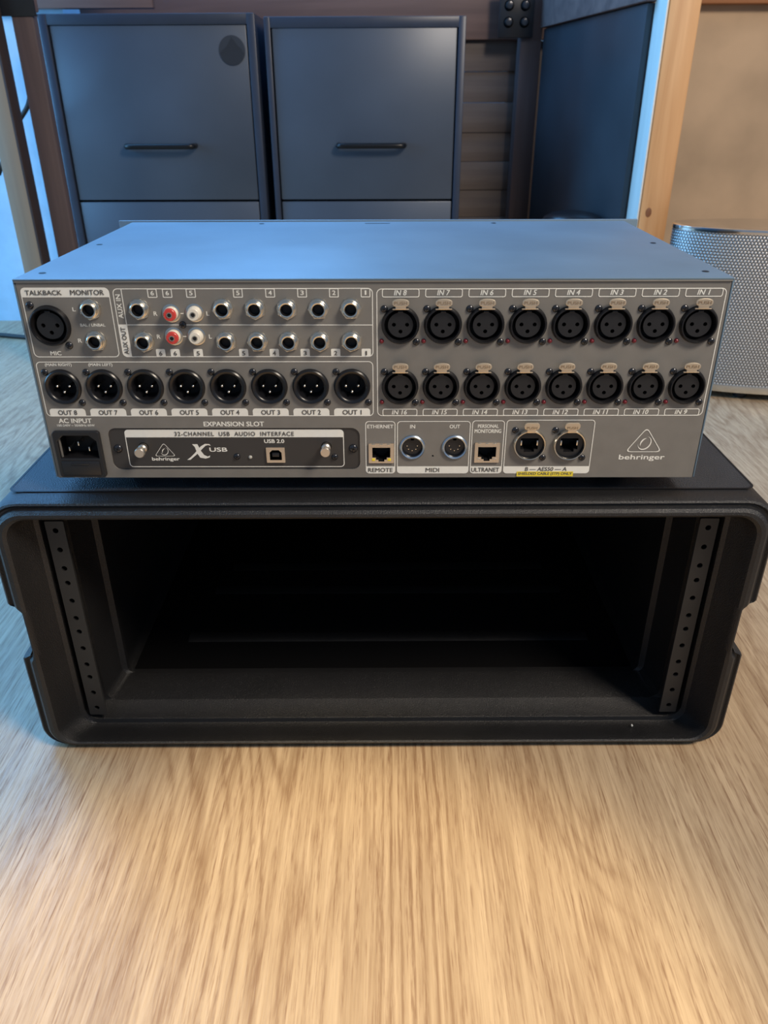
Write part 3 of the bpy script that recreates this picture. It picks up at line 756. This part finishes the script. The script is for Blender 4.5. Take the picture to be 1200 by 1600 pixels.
# RJ45 ports
def rj(x0, x1, z0, z1, leds, flip):
    cx, cz = (x0 + x1) / 2, (z0 + z1) / 2; w2, h2 = (x1 - x0) / 2, (z1 - z0) / 2
    o_ = [(-6.0, 4.2), (-6.0, -3.0), (-3.6, -3.0), (-3.6, -4.6), (-2.0, -4.6), (-2.0, -5.9), (2.0, -5.9), (2.0, -4.6), (3.6, -4.6), (3.6, -3.0), (6.0, -3.0), (6.0, 4.2)]
    port = link('network_port', flat([rrect(*q(-w2, w2, -h2, h2), .0004, 2), [q(*p) for p in o_]], .0012), MT['tin'], mx, q(cx, -1.2, cz))
    bm = bmesh.new(); d_ = .010
    add_loft(bm, [[(p[0] * mm, .0003 + dd, p[1] * mm) for p in o_] for dd in (0, d_)], False, True)
    place(port, 'port_cavity', to_mesh(bm), MT['void'])
    cm = bmesh.new()
    for k in range(8): add_box(cm, Vector(q(-3.5 + k, 3.5, 3.7)), q(.35, 5, .25))
    place(port, 'contacts', to_mesh(cm), MT['brass'])
    for k in range(3): place(port, 'spring_tab', box(q(-5.2 + 5.0 * k, -.1, h2 - .7), q(2.2, .5, .7), .0001), MT['chrome'])
    if leds:
        for s in (-1, 1): place(port, 'link_lamp', box(q(s * 5.3, -.1, -4.6), q(2.2, .6, 1.8), .0002), MT['yellow'])
    else:
        for s in (-1, 1): place(port, 'link_lamp', box(q(s * 5.4, -.05, -4.8), q(2.0, .4, 1.6), .0002), MT['tin'])
rj(-3.6, 13.2, 11.4, 25.5, True, False); rj(66.8, 83.3, 11.7, 26.0, False, False)
# AES50 (shielded network) sockets
AR = lathe([(.0092, .0020), (.0096, .0030), (.0102, .0031), (.0107, .0024), (.0109, 0)], 48)
port_o = [(-5.8, 4.3), (-5.8, -3.6), (-3.4, -3.6), (-3.4, -5.4), (3.4, -5.4), (3.4, -3.6), (5.8, -3.6), (5.8, 4.3)]
AF = join([(moved(flat([circ(0, 0, .0094, 40), [q(*p) for p in port_o]], .001), (0, -.0004, 0)), MT['blacks']),
           (lathe([(.0093, .0022), (.0091, .0004)], 40), MT['black'])])
bm = bmesh.new(); add_loft(bm, [[(p[0] * mm, dd, p[1] * mm) for p in port_o] for dd in (.0001, .012)], False, True); ACAV = to_mesh(bm)
TAB2 = join([(moved(flat([rrect(-.0050, .0050, .0118, .0166, .0020, 4)], .0012, .0003), (0, -.0046, 0)), MT['brass']),
             (box((0, -.0040, .0112), (.0056, .0010, .0032), .0002), MT['brass'])])
TAB2T = text_mesh('PUSH', -.0034, .0034, .0124, .0141, y=-.0048, thick=.0001, bold=.0)
for x in (102.8, 129.1):
    o = link('shielded_network_socket', AR, MT['chrome'], mx, q(x, 0, 24.6))
    place(o, 'socket_face', AF, None); place(o, 'port_cavity', ACAV, MT['void'])
    cm = bmesh.new()
    for s in (-1, 1): add_box(cm, Vector(q(s * 5.3, .6, .8)), q(.9, 1.6, 3.4), .0001)
    place(o, 'shield_spring', to_mesh(cm), MT['pin'])
    place(o, 'push_tab', TAB2, None); place(o, 'tab_lettering', TAB2T, MT['dimple'])
    for dx, dz in ((-9.9, 9.9), (9.6, -9.7)): place(o, 'screw', SCREW, None, q(dx, 0, dz))
# small hole in MIDI field gets its dark backing
link('reset_hole', lathe([(.0008, -.0013), (0, -.0013)], 12), MT['void'], mx, q(39.1, 0, 16.1))

# mains inlet
pi_ = link('power_inlet', flat([rrect(*q(-15.6, 15.6, -16.6, 16.6), .0022, 5),
      [q(*p) for p in ((-12.9, -2.6), (12.9, -2.6), (12.9, 9.6), (8.6, 13.6), (-8.6, 13.6), (-12.9, 9.6))]], .0030, .0005), MT['blacks'], mx, q(-196.4, -2.4, 18.1))
bm = bmesh.new(); io = [(-12.9, -2.6), (12.9, -2.6), (12.9, 9.6), (8.6, 13.6), (-8.6, 13.6), (-12.9, 9.6)]
add_loft(bm, [[(p[0] * mm, dd, p[1] * mm) for p in io] for dd in (.0010, .0135)], False, True)
place(pi_, 'inlet_cavity', to_mesh(bm), MT['void'])
for dx, dz in ((-6.6, 3.4), (0, 7.2), (6.6, 3.4)): place(pi_, 'blade_pin', box(q(dx, 7.0, dz), q(.9, 10.0, 2.8), .0002), MT['pin'])
place(pi_, 'fuse_drawer', box(q(0, .3, -9.6), q(25.6, 2.4, 10.6), .0008), MT['blacks'])
place(pi_, 'drawer_pull', box(q(0, -1.0, -6.2), q(12, 1.0, 1.2), .0003), MT['blacks'])

# expansion card ------------------------------------------------------------
PC = .0010
ex = link('expansion_card', flat([rrect(*q(-175.9, -9.3, 6.0, 36.3), .0056), rrect(*q(-70.5, -61.0, 12.6, 21.2), .0003, 1)], .001), MT['plate'], mx, (0, PC, 0))
wp_keep = white_parts; white_parts = []
CY = -.00012
frame_(-165.0, -20.0, 7.7, 34.8, 2.6, y=CY); fill_(-164.9, -20.1, 29.3, 34.7, 0, (0, 0, 2.4, 2.4), y=CY)
emblem(-140.1, 25.1, 15.8, 13.6, y=CY)
# big swash X
def poly(pts_, y=CY): white_parts.append(moved(flat([[q(*p) for p in pts_]]), (0, y - 2.5e-6 * len(white_parts), 0)))
poly([(-125.8, 13.0), (-123.6, 13.0), (-118.6, 17.2), (-112.4, 23.2), (-110.6, 23.8), (-108.8, 23.2), (-109.6, 24.4), (-112.6, 24.6), (-115.6, 22.8), (-120.4, 17.6), (-123.2, 14.9)])
poly([(-121.2, 24.4), (-117.6, 24.4), (-115.8, 19.6), (-114.0, 16.6), (-111.6, 15.4), (-110.0, 16.2), (-110.4, 14.8), (-113.2, 13.9), (-116.8, 14.6), (-118.4, 17.6), (-119.6, 22.4)])
link('card_printing', join([(m_, MT['white']) for m_ in white_parts]), None, ex)
T('32-CHANNEL  USB  AUDIO  INTERFACE', -131.8, -52.9, 30.4, 33.3, True, par=ex, y=CY, space=1.15)
T('USB 2.0', -72.9, -59.7, 25.2, 27.8, par=ex, y=CY, bold=.04)
T('behringer', -149.3, -130.9, 11.8, 14.9, par=ex, y=CY, bold=.03)
T('USB', -109.9, -98.2, 19.0, 21.9, par=ex, y=CY, bold=.05)
usb_o = [(-4.0, -3.6), (4.0, -3.6), (4.0, 1.8), (2.2, 3.6), (-2.2, 3.6), (-4.0, 1.8)]
up_ = place(ex, 'usb_port', flat([rrect(*q(-6.2, 6.2, -5.5, 5.5), .0003, 1), [q(*p) for p in usb_o]], .0014), MT['tin'], q(-65.8, -1.4, 16.9))
bm = bmesh.new(); add_loft(bm, [[(p[0] * mm, dd, p[1] * mm) for p in usb_o] for dd in (.0, .008)], False, True)
place(ex, 'usb_cavity', to_mesh(bm), MT['void'], q(-65.8, -1.2, 16.9))
place(ex, 'usb_tongue', box(q(0, 1.6, .1), q(4.6, 4.0, 2.6), .0002), MT['blacks'], q(-65.8, -1.2, 16.9))
TS = lathe([(0, .0105), (.0030, .0105), (.0034, .0100), (.0034, .0082), (.0025, .0076), (.0021, .0068), (.0021, .0040), (.0030, .0032), (.0030, 0), (.0034, 0)], 28, ang=40)
for x, z_ in ((-153.8, 22.2), (-31.8, 22.6)): place(ex, 'thumb_screw', TS, MT['tin'], q(x, 0, z_))
BIGS = screw_mesh(3.0, 1.6)
for x, z_ in ((-171.0, 21.2), (-13.9, 21.2)): place(ex, 'screw', BIGS, None, q(x, 0, z_))
for x, z_ in ((-92.0, 15.4), (-26.5, 15.0)): place(ex, 'screw', SCREW, None, q(x, 0, z_))
place(ex, 'indicator_lamp', lathe([(0, .0013), (.0006, .0012), (.0011, .0007), (.0013, 0), (.0013, -.001)], 16, ang=60), MT['clear'], q(-83.1, 0, 14.9))

# countersunk screws along the cover's sides, and a small vent slot at its far edge
CS = lathe([(0, .0001), (.0011, .0001), (.0019, .0003), (.0023, .0001)], 16, 'Z')
for x, y_ in ((-.205, .018), (-.205, .125), (.205, .018), (.205, .125), (-.10, .232), (.10, .232)):
    link('cover_screw', CS, MT['void'], mx, (x, y_, HT + .00003))
link('latch_hole', flat([rrect(-.011, .011, -.0016, .0016, .0015)], .0001), MT['void'], mx, (0, DD - .012, HT + .0001)).rotation_euler.x = R(-90)
# rubber feet between mixer and case
FT = lathe([(0, -.0112), (.0085, -.0112), (.0095, -.0100), (.0100, 0.0002), (0, .0002)], 24, 'Z')
for x in (-.17, .17):
    for y_ in (.035, .215): link('rubber_foot', FT, MT['rubber'], mx, (x, y_, 0))
